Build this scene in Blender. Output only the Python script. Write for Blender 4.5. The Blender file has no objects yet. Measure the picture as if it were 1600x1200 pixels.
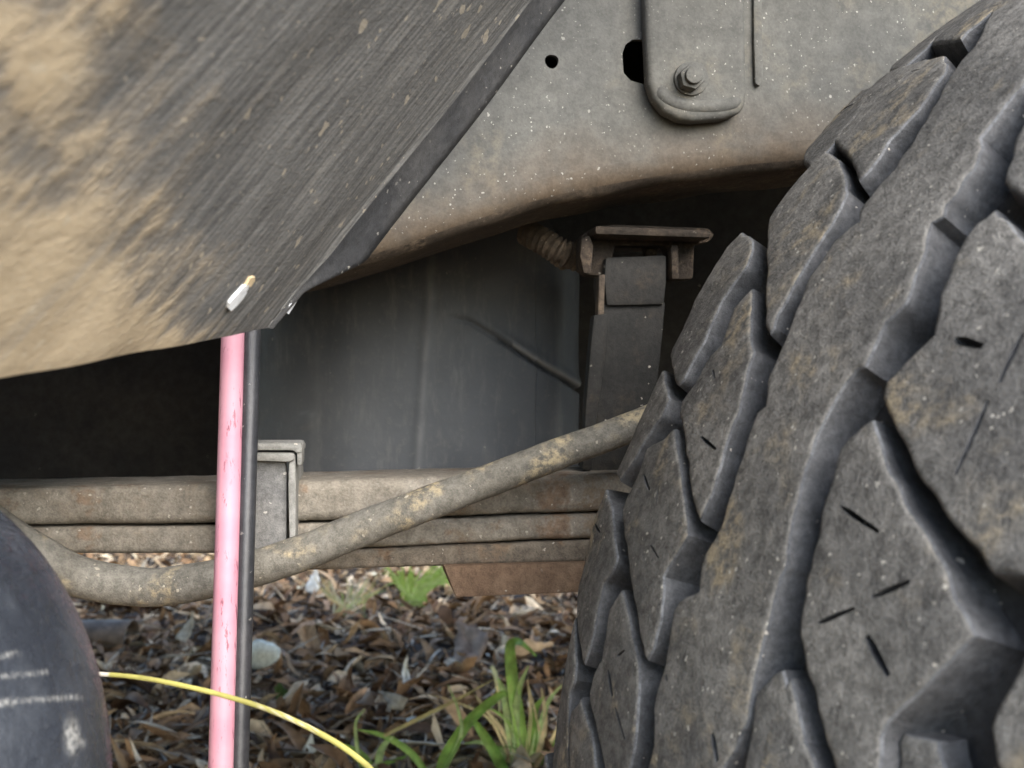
import bpy, bmesh, math, random
import numpy as np
from mathutils import Vector, Matrix, noise
from mathutils.geometry import delaunay_2d_cdt

random.seed(7)
scene = bpy.context.scene
COL = scene.collection

# ------------------------------------------------------------------ camera, sky, sun, exposure
F = 1700.0                      # focal length in pixels of a 1600 px wide picture
HC = 0.5457                     # camera height above the ground
cam_d = bpy.data.cameras.new('camera'); cam = bpy.data.objects.new('camera', cam_d)
COL.objects.link(cam); scene.camera = cam
cam.location = (0, 0, HC); cam.rotation_euler = (math.radians(90), 0, 0)
cam_d.sensor_width = 36.0; cam_d.lens = 36.0*F/1600.0
cam_d.clip_start = 0.01; cam_d.clip_end = 500
cam_d.dof.use_dof = True; cam_d.dof.focus_distance = 0.46; cam_d.dof.aperture_fstop = 21

SUN_EL, SUN_AZ = math.radians(36), math.radians(146)     # azimuth from +Y clockwise: behind the camera
world = bpy.data.worlds.new('World'); scene.world = world; world.use_nodes = True
wt = world.node_tree; bg = wt.nodes['Background']
sky = wt.nodes.new('ShaderNodeTexSky'); sky.sky_type = 'NISHITA'; sky.sun_disc = False
sky.sun_elevation = SUN_EL; sky.sun_rotation = SUN_AZ; sky.air_density = 1.0; sky.dust_density = 1.6; sky.ozone_density = 1.0
wt.links.new(sky.outputs[0], bg.inputs[0]); bg.inputs[1].default_value = 0.12
sun_d = bpy.data.lights.new('sun', 'SUN'); sun_d.energy = 1.2; sun_d.angle = math.radians(60); sun_d.color = (1, .98, .955)
sun = bpy.data.objects.new('sun', sun_d); COL.objects.link(sun)
sd = Vector((math.sin(SUN_AZ)*math.cos(SUN_EL), math.cos(SUN_AZ)*math.cos(SUN_EL), math.sin(SUN_EL)))
sun.location = sd*20; sun.rotation_euler = (-sd).to_track_quat('-Z', 'Y').to_euler()
vs = scene.view_settings; vs.view_transform = 'Standard'; vs.look = 'None'; vs.gamma = 1; vs.use_curve_mapping = False
vs.exposure = 2.32
cy = scene.cycles; cy.max_bounces = 5; cy.diffuse_bounces = 3; cy.glossy_bounces = 2; cy.transmission_bounces = 1; cy.volume_bounces = 0; cy.caustics_reflective = False; cy.caustics_refractive = False

# ------------------------------------------------------------------ helpers
def at(u, v, y):                       # a pixel at a known distance -> world point
    return Vector(((u-800)/F*y, y, HC+(600-v)/F*y))
def on(u, v, y0, k=0.14):              # a pixel on the upright plane y = y0 + k x
    return at(u, v, y0/(1-k*(u-800)/F))
WPOS = {}
def empty(name, loc):
    o = bpy.data.objects.new(name, None); COL.objects.link(o); o.location = loc; o.empty_display_size = .1
    WPOS[o.name] = Vector(loc); return o
def tag(o, label, cat, group=None):
    o['label'] = label; o['category'] = cat
    if group: o['group'] = group
    return o
def kind(o, k): o['kind'] = k; return o
def link(name, me, parent=None, loc=(0, 0, 0)):
    o = bpy.data.objects.new(name, me); COL.objects.link(o); loc = Vector(loc)
    WPOS[o.name] = loc
    if parent: o.parent = parent; o.location = loc-WPOS[parent.name]
    else: o.location = loc
    return o
def make(name, verts, faces, mats, parent=None, smooth=True, midx=None, bevel=0, seg=2, angle=40, uv=None, base=False):
    """one mesh object from world-space vertices; its origin at the middle (or base) of them"""
    V = [Vector(v) for v in verts]
    c = sum(V, Vector())/len(V)
    if base: c.z = min(v.z for v in V)
    me = bpy.data.meshes.new(name)
    me.from_pydata([v-c for v in V], [], faces)
    mats = mats if isinstance(mats, (list, tuple)) else [mats]
    for m in mats: me.materials.append(m)
    if midx is not None: me.polygons.foreach_set('material_index', midx)
    if uv is not None:
        l = me.uv_layers.new(name='UVMap')
        for lp in me.loops: l.data[lp.index].uv = uv[lp.vertex_index]
    bm = bmesh.new(); bm.from_mesh(me)
    bmesh.ops.recalc_face_normals(bm, faces=bm.faces)
    if bevel:
        es = [e for e in bm.edges if len(e.link_faces) == 2 and e.calc_face_angle(0) > math.radians(30)]
        bmesh.ops.bevel(bm, geom=es, offset=bevel, segments=seg, affect='EDGES', profile=.6)
    bm.to_mesh(me); bm.free()
    if smooth:
        me.shade_smooth(); me.set_sharp_from_angle(angle=math.radians(angle))
    me.update()
    return link(name, me, parent, c)
def box(name, lo, hi, m, parent=None, bevel=.003, **kw):
    (a, b, c), (d, e, f) = lo, hi
    v = [(a, b, c), (d, b, c), (d, e, c), (a, e, c), (a, b, f), (d, b, f), (d, e, f), (a, e, f)]
    fc = [(0, 3, 2, 1), (4, 5, 6, 7), (0, 1, 5, 4), (1, 2, 6, 5), (2, 3, 7, 6), (3, 0, 4, 7)]
    return make(name, v, fc, m, parent, bevel=bevel, **kw)
def smooth_path(pts, n=8):
    """Catmull-Rom through points"""
    P = [Vector(p) for p in pts]; P = [P[0]*2-P[1]]+P+[P[-1]*2-P[-2]]; out = []
    for i in range(1, len(P)-2):
        a, b, c, d = P[i-1:i+3]
        for j in range(n):
            t = j/n
            out.append(.5*((2*b)+(c-a)*t+(2*a-5*b+4*c-d)*t*t+(3*b-a-3*c+d)*t**3))
    out.append(P[-2]); return out
def tube(name, pts, radii, m, parent=None, seg=18, ny=1.0, wob=0, cap=True, **kw):
    V, Fc = [], []; n = len(pts)
    if not isinstance(radii, (list, tuple)): radii = [radii]*n
    for i, p in enumerate(pts):
        t = (Vector(pts[min(i+1, n-1)])-Vector(pts[max(i-1, 0)])).normalized()
        side = t.cross(Vector((0, 1, 0)))
        if side.length < .05: side = t.cross(Vector((1, 0, 0)))
        side.normalize(); up = side.cross(t).normalized()
        for j in range(seg):
            a = 2*math.pi*j/seg; r = radii[i]
            d = side*math.cos(a)+up*math.sin(a)*ny
            if wob: r *= 1+wob*noise.noise((Vector(p)+d*r)*90)
            V.append(Vector(p)+d*r)
    for i in range(n-1):
        for j in range(seg):
            k = (j+1) % seg; Fc.append((i*seg+j, i*seg+k, (i+1)*seg+k, (i+1)*seg+j))
    if cap: Fc.append(tuple(range(seg))[::-1]); Fc.append(tuple((n-1)*seg+j for j in range(seg)))
    return make(name, V, Fc, m, parent, **kw)
def prism(name, px, y0, t, m, parent=None, k=.14, bevel=.0015, seg=2, **kw):
    """outline in pixels on the plane y=y0+k x, thickness t away from the camera"""
    a = [on(u, v, y0, k) for u, v in px]; n = len(a)
    dv = Vector((-k, 1, 0)).normalized()*t
    V = a+[p+dv for p in a]
    Fc = [tuple(range(n)), tuple(range(2*n-1, n-1, -1))]+[(i, n+i, n+(i+1) % n, (i+1) % n) for i in range(n)]
    return make(name, V, Fc, m, parent, bevel=bevel, seg=seg, **kw)
def inside(p, poly):
    x, y = p; r = False; n = len(poly)
    for i in range(n):
        (x1, y1), (x2, y2) = poly[i], poly[i-1]
        if (y1 > y) != (y2 > y) and x < (x2-x1)*(y-y1)/(y2-y1)+x1: r = not r
    return r
def resample(poly, step, jit=0):
    out = []; n = len(poly)
    for i in range(n):
        a, b = Vector(poly[i]), Vector(poly[(i+1) % n]); m = max(1, int(round((b-a).length/step)))
        for j in range(m):
            p = a.lerp(b, j/m)
            if jit: p += Vector((noise.noise((p.x*160, p.y*160, 1)), noise.noise((p.x*160, p.y*160, 9))))*jit
            out.append(p)
    return out
def offset(poly, d):
    """move a counter-clockwise loop outwards by d"""
    n = len(poly); out = []
    for i in range(n):
        a, b, c = poly[i-1], poly[i], poly[(i+1) % n]
        e1 = (b-a); e2 = (c-b)
        e1 = e1.normalized() if e1.length > 1e-9 else e2.normalized()
        e2 = e2.normalized() if e2.length > 1e-9 else e1
        n1 = Vector((e1.y, -e1.x)); n2 = Vector((e2.y, -e2.x)); q = n1+n2
        q = q.normalized() if q.length > 1e-6 else n1
        out.append(b+q*d*min(1.5, 1/max(.5, q.dot(n1))))
    return out
def area2(p): return sum(p[i-1].x*p[i].y-p[i].x*p[i-1].y for i in range(len(p)))
def fill(outer, holes, step):
    """triangles of a flat region with holes: returns points, triangles"""
    pts = list(outer); ed = [(i, (i+1) % len(outer)) for i in range(len(outer))]
    for h in holes:
        b = len(pts); pts += list(h); ed += [(b+i, b+(i+1) % len(h)) for i in range(len(h))]
    xs = [p.x for p in outer]; ys = [p.y for p in outer]
    x = min(xs)+step*.5; row = 0
    while x < max(xs):
        y = min(ys)+step*(.5 if row % 2 else .25)
        while y < max(ys):
            p = Vector((x+random.uniform(-.2, .2)*step, y+random.uniform(-.2, .2)*step))
            if inside(p, outer) and not any(inside(p, h) for h in holes) and min((p-q).length for q in pts[:len(outer)]) > step*.5: pts.append(p)
            y += step
        x += step; row += 1
    r = delaunay_2d_cdt(pts, ed, [], 0, 1e-7)
    tri = []
    for f in r[2]:
        c = (r[0][f[0]]+r[0][f[1]]+r[0][f[2]])/3
        if inside(c, outer) and not any(inside(c, h) for h in holes): tri.append(tuple(f))
    return [Vector(p) for p in r[0]], tri

# ------------------------------------------------------------------ materials
class NT:
    def __init__(s, name):
        s.m = bpy.data.materials.new(name); s.m.use_nodes = True; s.t = s.m.node_tree; s.b = s.t.nodes['Principled BSDF']
        s.tc = s.t.nodes.new('ShaderNodeTexCoord')
    def n(s, kind_, **kw):
        x = s.t.nodes.new(kind_)
        for k, v in kw.items(): setattr(x, k, v)
        return x
    def put(s, sock, v):
        if isinstance(v, bpy.types.NodeSocket): s.t.links.new(v, sock)
        elif isinstance(v, (tuple, list)) and len(v) == 3 and sock.type == 'RGBA': sock.default_value = (*v, 1)
        else: sock.default_value = v
    def coord(s, sc=(1, 1, 1), src='Object', rot=(0, 0, 0)):
        mp = s.n('ShaderNodeMapping'); s.t.links.new(s.tc.outputs[src], mp.inputs[0]); mp.inputs['Scale'].default_value = sc; mp.inputs['Rotation'].default_value = rot
        return mp.outputs[0]
    def noise(s, scale, detail=4, rough=.6, co=None, dist=0):
        x = s.n('ShaderNodeTexNoise'); x.inputs['Scale'].default_value = scale; x.inputs['Detail'].default_value = detail
        x.inputs['Roughness'].default_value = rough; x.inputs['Distortion'].default_value = dist
        s.t.links.new(co or s.tc.outputs['Object'], x.inputs['Vector']); return x.outputs[0]
    def ramp(s, f, lo, hi, a=0., b=1.):
        x = s.n('ShaderNodeMapRange'); x.interpolation_type = 'SMOOTHSTEP'; s.put(x.inputs[0], f)
        for i, q in zip((1, 2, 3, 4), (lo, hi, a, b)): x.inputs[i].default_value = q
        return x.outputs[0]
    def math(s, op, a, b=0.):
        x = s.n('ShaderNodeMath', operation=op); s.put(x.inputs[0], a); s.put(x.inputs[1], b); return x.outputs[0]
    def mix(s, f, a, b, blend='MIX'):
        x = s.n('ShaderNodeMix', data_type='RGBA', blend_type=blend); s.put(x.inputs[0], f); s.put(x.inputs[6], a); s.put(x.inputs[7], b); return x.outputs[2]
    def specks(s, scale, size, keep):
        """small scattered grains: mask"""
        v = s.n('ShaderNodeTexVoronoi'); v.inputs['Scale'].default_value = scale; 
        w_ = s.n('ShaderNodeTexNoise'); w_.inputs['Scale'].default_value = scale*1.3; w_.inputs['Detail'].default_value = 1; s.t.links.new(s.tc.outputs['Object'], w_.inputs['Vector'])
        ad = s.n('ShaderNodeVectorMath', operation='MULTIPLY_ADD'); s.t.links.new(w_.outputs['Color'], ad.inputs[0]); ad.inputs[1].default_value = (1.1/scale,)*3; s.t.links.new(s.tc.outputs['Object'], ad.inputs[2])
        s.t.links.new(ad.outputs[0], v.inputs['Vector'])
        sep = s.n('ShaderNodeSeparateColor'); s.t.links.new(v.outputs['Color'], sep.inputs[0])
        r = s.math('MULTIPLY', s.math('POWER', sep.outputs[1], 1.8), size)
        return s.math('MULTIPLY', s.math('LESS_THAN', v.outputs['Distance'], r), s.math('GREATER_THAN', sep.outputs[0], 1-keep))
    def attr(s, name):
        a = s.n('ShaderNodeAttribute'); a.attribute_name = name; return a
    def bump(s, h, strength, dist, prev=None):
        x = s.n('ShaderNodeBump'); x.inputs['Strength'].default_value = strength; x.inputs['Distance'].default_value = dist
        s.put(x.inputs['Height'], h)
        if prev: s.t.links.new(prev, x.inputs['Normal'])
        return x.outputs[0]
    def out(s, col, rough, nrm=None, metal=0, spec=.5):
        s.put(s.b.inputs['Base Color'], col); s.put(s.b.inputs['Roughness'], rough); s.b.inputs['Metallic'].default_value = metal
        s.b.inputs['Specular IOR Level'].default_value = spec
        if nrm: s.t.links.new(nrm, s.b.inputs['Normal'])
        return s.m
def dirty(name, base, dust, patch=None, big=14, lo=.4, hi=.62, speck=(.55, .5, .42), keep=.05, sp_scale=420, rough=.75, bump=.35, spec=.4, grain=.35, sp_size=.45, rust=None, grime=None, cracks=None):
    """painted or rubber surface under dust: two blended tones, larger stains, grains stuck on"""
    s = NT(name)
    f1 = s.ramp(s.noise(big, 4, .65), lo, hi); f2 = s.noise(big*14, 3, .7); f3 = s.noise(big*75, 2, .7)
    c = s.mix(f1, base, dust)
    if patch: c = s.mix(s.math('MULTIPLY', s.ramp(s.noise(big*1.7, 3, .7, dist=.4), .51, .68), s.ramp(f2, .35, .6)), c, patch)
    if rust: c = s.mix(s.ramp(s.noise(big*2.3, 4, .75), .58, .7), c, rust)
    if grime: c = s.mix(s.math('MULTIPLY', s.attr('grime').outputs['Fac'], s.ramp(s.noise(big*5, 3, .7), .25, .6, .55, 1)), c, grime)
    g = s.math('ADD', s.math('MULTIPLY', f2, .6), s.math('MULTIPLY', f3, .4))
    v = s.ramp(g, .3, .7, 1-grain, 1+grain)
    cc = s.n('ShaderNodeVectorMath', operation='SCALE'); s.put(cc.inputs[0], c); s.put(cc.inputs['Scale'], v); c = cc.outputs[0]
    if cracks:
        k1 = s.noise(1, 3, .6, co=s.coord((650, 900, 110), rot=(0, -.42, 0)), dist=.5); k2 = s.ramp(s.noise(45, 2, .5), .5, .6)
        ck = s.math('MULTIPLY', s.ramp(k1, .635, .665), k2); c = s.mix(s.math('MULTIPLY', ck, .8), c, cracks)
        lt = s.math('MULTIPLY', s.ramp(s.noise(1, 3, .6, co=s.coord((800, 500, 140), rot=(0, -.42, 0))), .62, .7), s.ramp(s.noise(28, 2, .5), .48, .62)); c = s.mix(s.math('MULTIPLY', lt, .5), c, (.26, .25, .23))
        g = s.math('SUBTRACT', g, s.math('MULTIPLY', ck, .8))
    sp = s.specks(sp_scale, sp_size, keep); sp2 = s.specks(sp_scale*.42, sp_size*.75, keep*.28)
    m = s.math('MULTIPLY', s.math('MAXIMUM', sp, sp2), s.ramp(s.noise(big*2.1, 3, .6), .38, .58, .15, 1))
    c = s.mix(s.math('MULTIPLY', m, .85), c, speck)
    nr = s.bump(s.math('ADD', g, s.math('MULTIPLY', m, .6)), bump, .0012)
    return s.out(c, rough, nr, spec=spec)

M = {}
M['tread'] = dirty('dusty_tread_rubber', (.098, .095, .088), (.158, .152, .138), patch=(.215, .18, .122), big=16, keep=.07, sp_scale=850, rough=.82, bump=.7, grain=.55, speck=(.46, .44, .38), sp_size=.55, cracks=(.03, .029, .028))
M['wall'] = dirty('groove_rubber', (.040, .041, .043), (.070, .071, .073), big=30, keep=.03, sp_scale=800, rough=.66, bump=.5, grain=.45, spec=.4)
M['carcass'] = dirty('shaded_groove_floor_rubber', (.016, .016, .017), (.032, .032, .032), big=30, keep=.03, sp_scale=800, rough=.7, bump=.4, grain=.4, spec=.35)  # groove shade put into the colour, darker than the block walls
M['edge'] = dirty('sky_lit_worn_block_edge', (.062, .065, .07), (.15, .155, .16), big=38, lo=.42, hi=.66, keep=.02, sp_scale=900, rough=.6, bump=.6, grain=.5)  # sky light on the wall tops painted in, along with patchy wear
M['rail'] = dirty('dusty_chassis_paint', (.080, .080, .073), (.106, .105, .094), patch=(.122, .112, .088), big=9, keep=.12, sp_scale=900, rough=.8, bump=.35, grain=.24, speck=(.36, .35, .31), sp_size=.45, grime=(.115, .085, .056))
M['railbrown'] = dirty('rust_brown_grime', (.06, .047, .035), (.1, .078, .056), patch=(.15, .115, .08), big=20, keep=.06, sp_scale=500, rough=.9, bump=.6, grain=.4, speck=(.36, .3, .22))
M['leafspring'] = dirty('mud_dusted_spring_steel', (.20, .178, .142), (.285, .26, .215), patch=(.165, .128, .09), big=12, keep=.09, sp_scale=600, rough=.85, bump=.7, grain=.36, speck=(.52, .48, .4), rust=(.2, .14, .095))
M['leafrust'] = dirty('rusty_dusted_spring_steel', (.155, .13, .1), (.21, .18, .14), patch=(.19, .135, .09), big=14, keep=.07, sp_scale=600, rough=.88, bump=.8, grain=.4, rust=(.17, .11, .066))
M['rust'] = dirty('rusty_plate', (.165, .108, .07), (.215, .15, .1), big=18, keep=.05, sp_scale=600, rough=.9, bump=.7, grain=.34)
M['hose'] = dirty('dust_caked_hose', (.225, .215, .185), (.16, .15, .125), patch=(.36, .30, .19), big=17, keep=.09, sp_scale=620, rough=.8, bump=.65, grain=.38, speck=(.55, .5, .4))
M['clip'] = dirty('grey_spring_clip', (.125, .126, .124), (.17, .168, .16), big=22, keep=.16, sp_scale=420, rough=.65, bump=.6, grain=.38, speck=(.46, .44, .4))
M['cliplight'] = dirty('pale_clip_liner', (.27, .268, .25), (.2, .198, .18), big=30, keep=.05, rough=.7, bump=.4, grain=.3)
M['strap'] = dirty('dark_bump_stop', (.018, .018, .016), (.028, .027, .024), patch=(.042, .034, .025), big=20, keep=.03, sp_scale=500, rough=.8, bump=.4)
M['under'] = dirty('underbody_black', (.025, .025, .026), (.045, .044, .042), big=6, keep=.01, rough=.8)
M['paint'] = dirty('dusty_body_paint', (.3, .3, .29), (.38, .36, .32), big=3, keep=.02, rough=.4, bump=.1)
M['rim'] = dirty('dusty_steel_rim', (.1, .1, .1), (.16, .15, .14), big=10, keep=.02, rough=.5)

def mat_tank():
    s = NT('scuffed_black_plastic_tank')
    f = s.ramp(s.noise(7, 5, .6), .35, .65); g = s.noise(220, 4, .7)
    c = s.mix(f, (.058, .065, .072), (.094, .102, .11))
    c = s.mix(s.math('MULTIPLY', s.ramp(s.noise(60, 5, .7, co=s.coord((2.2, 1, .5))), .5, .75), .5), c, (.17, .17, .165))
    c = s.mix(s.math('MULTIPLY', s.ramp(g, .52, .75), .4), c, (.16, .16, .155))
    a = s.attr('mark'); c = s.mix(a.outputs['Fac'], c, (.32, .32, .31))
    c = s.mix(s.math('MULTIPLY', s.specks(210, .3, .03), .6), c, (.3, .29, .26))
    return s.out(c, s.ramp(g, .3, .7, .5, .68), s.bump(g, .2, .0008), spec=.45)
M['tank'] = mat_tank()
def mat_step():
    s = NT('scuffed_black_plastic_step')
    g = s.noise(230, 4, .65); w = s.noise(150, 3, .6, co=s.coord((1.6, .5, .6), rot=(0, .7, 0)), dist=.6)
    c = s.mix(s.ramp(s.noise(30, 5, .65), .4, .65), (.024, .028, .036), (.044, .05, .06))
    c = s.mix(s.math('MULTIPLY', s.ramp(s.noise(420, 3, .7), .6, .78), .3), c, (.13, .135, .14))
    a = s.attr('mark'); c = s.mix(s.math('MULTIPLY', a.outputs['Fac'], s.ramp(s.noise(1100, 3, .75), .38, .6)), c, (.36, .36, .34))
    wr = s.attr('wrinkle'); h = s.math('ADD', s.math('MULTIPLY', g, .35), s.math('MULTIPLY', w, s.math('ADD', s.math('MULTIPLY', wr.outputs['Fac'], 1.6), .2)))
    return s.out(c, s.ramp(g, .3, .7, .2, .36), s.bump(h, .7, .0035), spec=.55)
M['step'] = mat_step()
def mat_panel():
    s = NT('mud_streaked_arch_panel')
    uv = s.coord((1, 1, 1), 'UV'); st = s.coord((130, 12, 1), 'UV'); st2 = s.coord((420, 30, 1), 'UV')
    a = s.attr('mud').outputs['Fac']
    n1 = s.noise(1, 6, .65, co=st, dist=.3); n2 = s.noise(1, 5, .7, co=st2); n3 = s.noise(55, 6, .65, co=uv); n4 = s.noise(480, 4, .7, co=uv)
    spl = s.math('MAXIMUM', s.specks(170, .5, .10), s.specks(420, .5, .12))
    m = s.math('ADD', s.math('ADD', s.math('MULTIPLY', n1, .55), s.math('MULTIPLY', n3, .75)), s.math('SUBTRACT', a, .62))
    mask = s.math('ADD', s.math('MULTIPLY', s.ramp(m, .34, .85), .78), s.math('MULTIPLY', s.ramp(m, .54, .68), .22))
    base = s.mix(s.ramp(n2, .35, .7), (.066, .066, .065), (.175, .174, .166))
    tan = s.mix(s.ramp(n3, .3, .7), (.33, .265, .175), (.44, .36, .245))
    c = s.mix(mask, base, tan)
    grey = s.math('MULTIPLY', s.ramp(s.noise(1, 5, .7, co=s.coord((75, 9, 1), 'UV')), .52, .72), .5)
    c = s.mix(grey, c, (.25, .24, .215))
    c = s.mix(s.math('MULTIPLY', s.ramp(n4, .52, .72), .3), c, (.32, .29, .23))
    c = s.mix(s.math('MULTIPLY', spl, .5), c, (.42, .37, .28))
    sc = s.math('MULTIPLY', s.ramp(s.noise(1, 3, .6, co=s.coord((500, 22, 1), 'UV')), .69, .74), s.ramp(s.noise(16, 3, .5, co=uv), .54, .62))
    c = s.mix(s.math('MULTIPLY', sc, .75), c, (.48, .34, .24))
    nr = s.bump(s.math('ADD', s.math('MULTIPLY', mask, .8), s.math('ADD', s.math('MULTIPLY', n4, .5), n3)), .5, .0015)
    return s.out(c, .85, nr, spec=.35)
M['panel'] = mat_panel()
def mat_pink():
    s = NT('scuffed_pink_plastic')
    co = s.coord((500, 500, 70)); n = s.noise(1, 4, .7, co=co)
    c = s.mix(s.ramp(s.noise(30, 4, .6), .35, .65), (.50, .225, .285), (.57, .295, .35))
    a = s.attr('mark'); m = s.math('MULTIPLY', s.ramp(n, .57, .66), s.ramp(s.noise(45, 3, .6), .42, .56))
    c = s.mix(s.math('MULTIPLY', m, .8), c, (.16, .035, .06))
    return s.out(c, .55, s.bump(n, .15, .0004), spec=.5)
M['pink'] = mat_pink()
M['blackrod'] = dirty('black_rubber_rod', (.022, .023, .026), (.035, .035, .038), big=30, keep=.04, sp_scale=600, rough=.42, bump=.2, spec=.55, speck=(.25, .24, .22))

# ------------------------------------------------------------------ the truck
truck = empty('pickup_truck', (.3, .9, 0))
tag(truck, 'muddy underside of a truck with leaf spring, chassis rail and lugged tyre', 'truck')

# --- chassis rail: box section with a kick-up over the axle, punched holes in its face
RY, RK = .54, .15
edge = smooth_path([(*p, 0) for p in [(-900, 560), (-300, 538), (200, 500), (470, 438), (600, 403), (720, 362), (860, 318), (1000, 290), (1100, 276), (1220, 262), (1500, 245), (2100, 235), (3200, 240)]], 5)
dirn = Vector((1, RK, 0)).normalized(); nrm_in = Vector((-RK, 1, 0)).normalized(); O = Vector((0, RY, HC))
def rail2(u, v):
    p = on(u, v, RY, RK); return Vector(((p-O).dot(dirn), p.z-HC))
def rail3(q, d=0.): return O+dirn*q.x+Vector((0, 0, q.y))+nrm_in*d
low = [rail2(e.x, e.y) for e in edge]; FR = .013; TOP = .36
outer = [p+Vector((0, FR)) for p in low]; outer = outer+[Vector((outer[-1].x, TOP)), Vector((outer[0].x, TOP))]
outer = resample(outer, .03)
def circ(u, v, r, n=14):
    c = rail2(u, v); rr = r/F*on(u, v, RY, RK).y
    return [c+Vector((math.cos(a), math.sin(a)))*rr*(1+.05*math.sin(3*a)) for a in [2*math.pi*i/n for i in range(n)]]
slot = [rail2(*p) for p in [(972, 84), (977, 70), (988, 62), (1002, 62), (1030, 64), (1030, 128), (1006, 132), (985, 126), (974, 114)]]
holes = [circ(862, 96, 11), slot]
P, T = fill(outer, holes, .02)
V = [rail3(p, -.0008*noise.noise((p.x*14, p.y*14, 3))) for p in P]; Fc = list(T); mi = [0]*len(Fc)
for h in holes:
    b = len(V); n = len(h); V += [rail3(p) for p in h]+[rail3(p, .0035) for p in h]
    for i in range(n): Fc.append((b+i, b+(i+1) % n, b+n+(i+1) % n, b+n+i)); mi.append(0)
prof = [(0, FR)]+[(FR-FR*math.cos(a), FR-FR*math.sin(a)) for a in [math.pi/2*i/6 for i in range(1, 7)]]+[(.04, -.0005), (.072, 0), (.08, .006), (.08, TOP)]
b = len(V); npf = len(prof)
for i, p in enumerate(low):
    t = (low[min(i+1, len(low)-1)]-low[max(i-1, 0)]).normalized()
    for j, (d, h) in enumerate(prof):
        z = p.y+h if h < TOP else TOP
        wv = .0016*noise.noise((p.x*30, d*60, 0)) if j > 3 else 0
        V.append(rail3(Vector((p.x, z+wv)), d))
for i in range(len(low)-1):
    for j in range(npf-1):
        Fc.append((b+i*npf+j, b+(i+1)*npf+j, b+(i+1)*npf+j+1, b+i*npf+j+1)); mi.append(0 if j < 3 else 1)
lowx = np.array([p.x for p in low]); lowy = np.array([p.y for p in low])
def grime_of(v):
    r = Vector(v)-O; x = r.dot(dirn); return max(0, min(1, 1-(r.z-float(np.interp(x, lowx, lowy))-.004)/(.020+.012*noise.noise((x*25, 0, 0)))))
grime = [grime_of(v) for v in V]
rail = make('frame_rail', V, Fc, [M['rail'], M['railbrown']], truck, midx=mi, angle=35)
ga = rail.data.attributes.new('grime', 'FLOAT', 'POINT'); ga.data.foreach_set('value', grime)
prism('body_mount', [(1003, -260), (1009, 40), (1013, 128), (1021, 152), (1038, 174), (1062, 186), (1085, 189), (1130, 185), (1155, 178), (1166, 165), (1168, 140), (1165, 0), (1160, -260)], RY-.011, .0106, M['rail'], rail, k=RK, bevel=.0042, seg=4)
prism('mount_backing', [(1176, -260), (1178, 60), (1180, 130), (1188, 136), (1194, 120), (1192, 60), (1190, -260)], RY-.003, .0028, M['rail'], rail, k=RK, bevel=.0015)
tube('mount_lip', smooth_path([on(u, v-4, RY-.0082, RK) for u, v in [(1026, 140), (1040, 158), (1062, 168), (1090, 172), (1130, 170), (1158, 160)]], 6), [.0022, .003, .0036]+[.0042]*25+[.0036, .003, .0022], M['rail'], rail, seg=12)
def disc(u, v, r, y0, t, n, m, par, name, bev, rot=0):
    px = [(u+r*math.cos(2*math.pi*i/n+rot), v+r*math.sin(2*math.pi*i/n+rot)) for i in range(n)]
    return prism(name, px, y0, t, m, par, k=RK, bevel=bev)
disc(1081, 122, 27, RY-.0128, .003, 24, M['rail'], rail, 'washer', .0008)
disc(1083, 119, 21, RY-.019, .007, 6, M['rail'], rail, 'bolt', .0012, .3)
disc(1086, 116, 14, RY-.0215, .004, 18, M['rail'], rail, 'bolt_end', .001)

# --- bump stop hanging below the rail, bracket, strap
BY = .585
M['bracket'] = dirty('dark_rusty_bracket', (.03, .024, .018), (.055, .042, .03), patch=(.09, .066, .045), big=26, keep=.05, sp_scale=500, rough=.9, bump=.9, grain=.5)
bs = prism('bump_stop_bracket', [(908, 368), (925, 357), (960, 350), (1108, 356), (1118, 366), (1108, 378), (1086, 382), (1084, 436), (1046, 438), (1046, 398), (1040, 384), (962, 384), (958, 400), (958, 428), (944, 432), (916, 430), (906, 418), (905, 386)], BY, .012, M['bracket'], truck, bevel=.002)
prism('bracket_plate', [(930, 352), (1112, 360), (1112, 372), (930, 366)], BY-.02, .07, M['bracket'], bs, bevel=.002)
prism('bracket_gusset', [(908, 374), (922, 366), (928, 384), (924, 428), (912, 428), (906, 400)], BY-.012, .012, M['bracket'], bs, bevel=.002)
prism('bracket_gusset', [(1048, 382), (1060, 382), (1062, 436), (1050, 436)], BY-.010, .010, M['bracket'], bs, bevel=.0015)
prism('stop_block', [(946, 402), (1042, 398), (1042, 440), (1038, 476), (948, 478), (944, 440)], BY-.006, .03, M['strap'], bs, bevel=.002)
prism('bracket_stud', [(1008, 360), (1030, 360), (1028, 402), (1010, 402)], BY+.013, .01, M['bracket'], bs, bevel=.002)
st = prism('hanging_strap', [(944, 474), (1040, 472), (1032, 560), (1020, 660), (1012, 760), (918, 760), (926, 640), (936, 540)], BY-.003, .006, M['strap'], truck, bevel=.0012)
prism('strap_flange', [(928, 492), (950, 490), (946, 560), (932, 660), (926, 735), (910, 735), (915, 640), (922, 550)], BY-.012, .010, M['strap'], st, bevel=.0015)
prism('strap_edge', [(936, 430), (946, 428), (944, 498), (934, 500)], BY-.009, .008, M['railbrown'], st, bevel=.001)
# corrugated hose behind the bracket
ps = smooth_path([on(822, 362, .63), on(850, 378, .62), on(880, 395, .615), on(915, 408, .62)], 18)
rad = [.0068+.0013*math.sin(i*2*math.pi/4.6) for i in range(len(ps))]
tube('corrugated_hose', ps, rad, M['railbrown'], truck, seg=14)
tube('corrugated_hose', smooth_path([on(860, 395, .63), on(872, 404, .625), on(884, 412, .62)], 8), [.004+.0008*math.sin(i*1.4) for i in range(17)], M['leafrust'], truck, seg=12)

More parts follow.
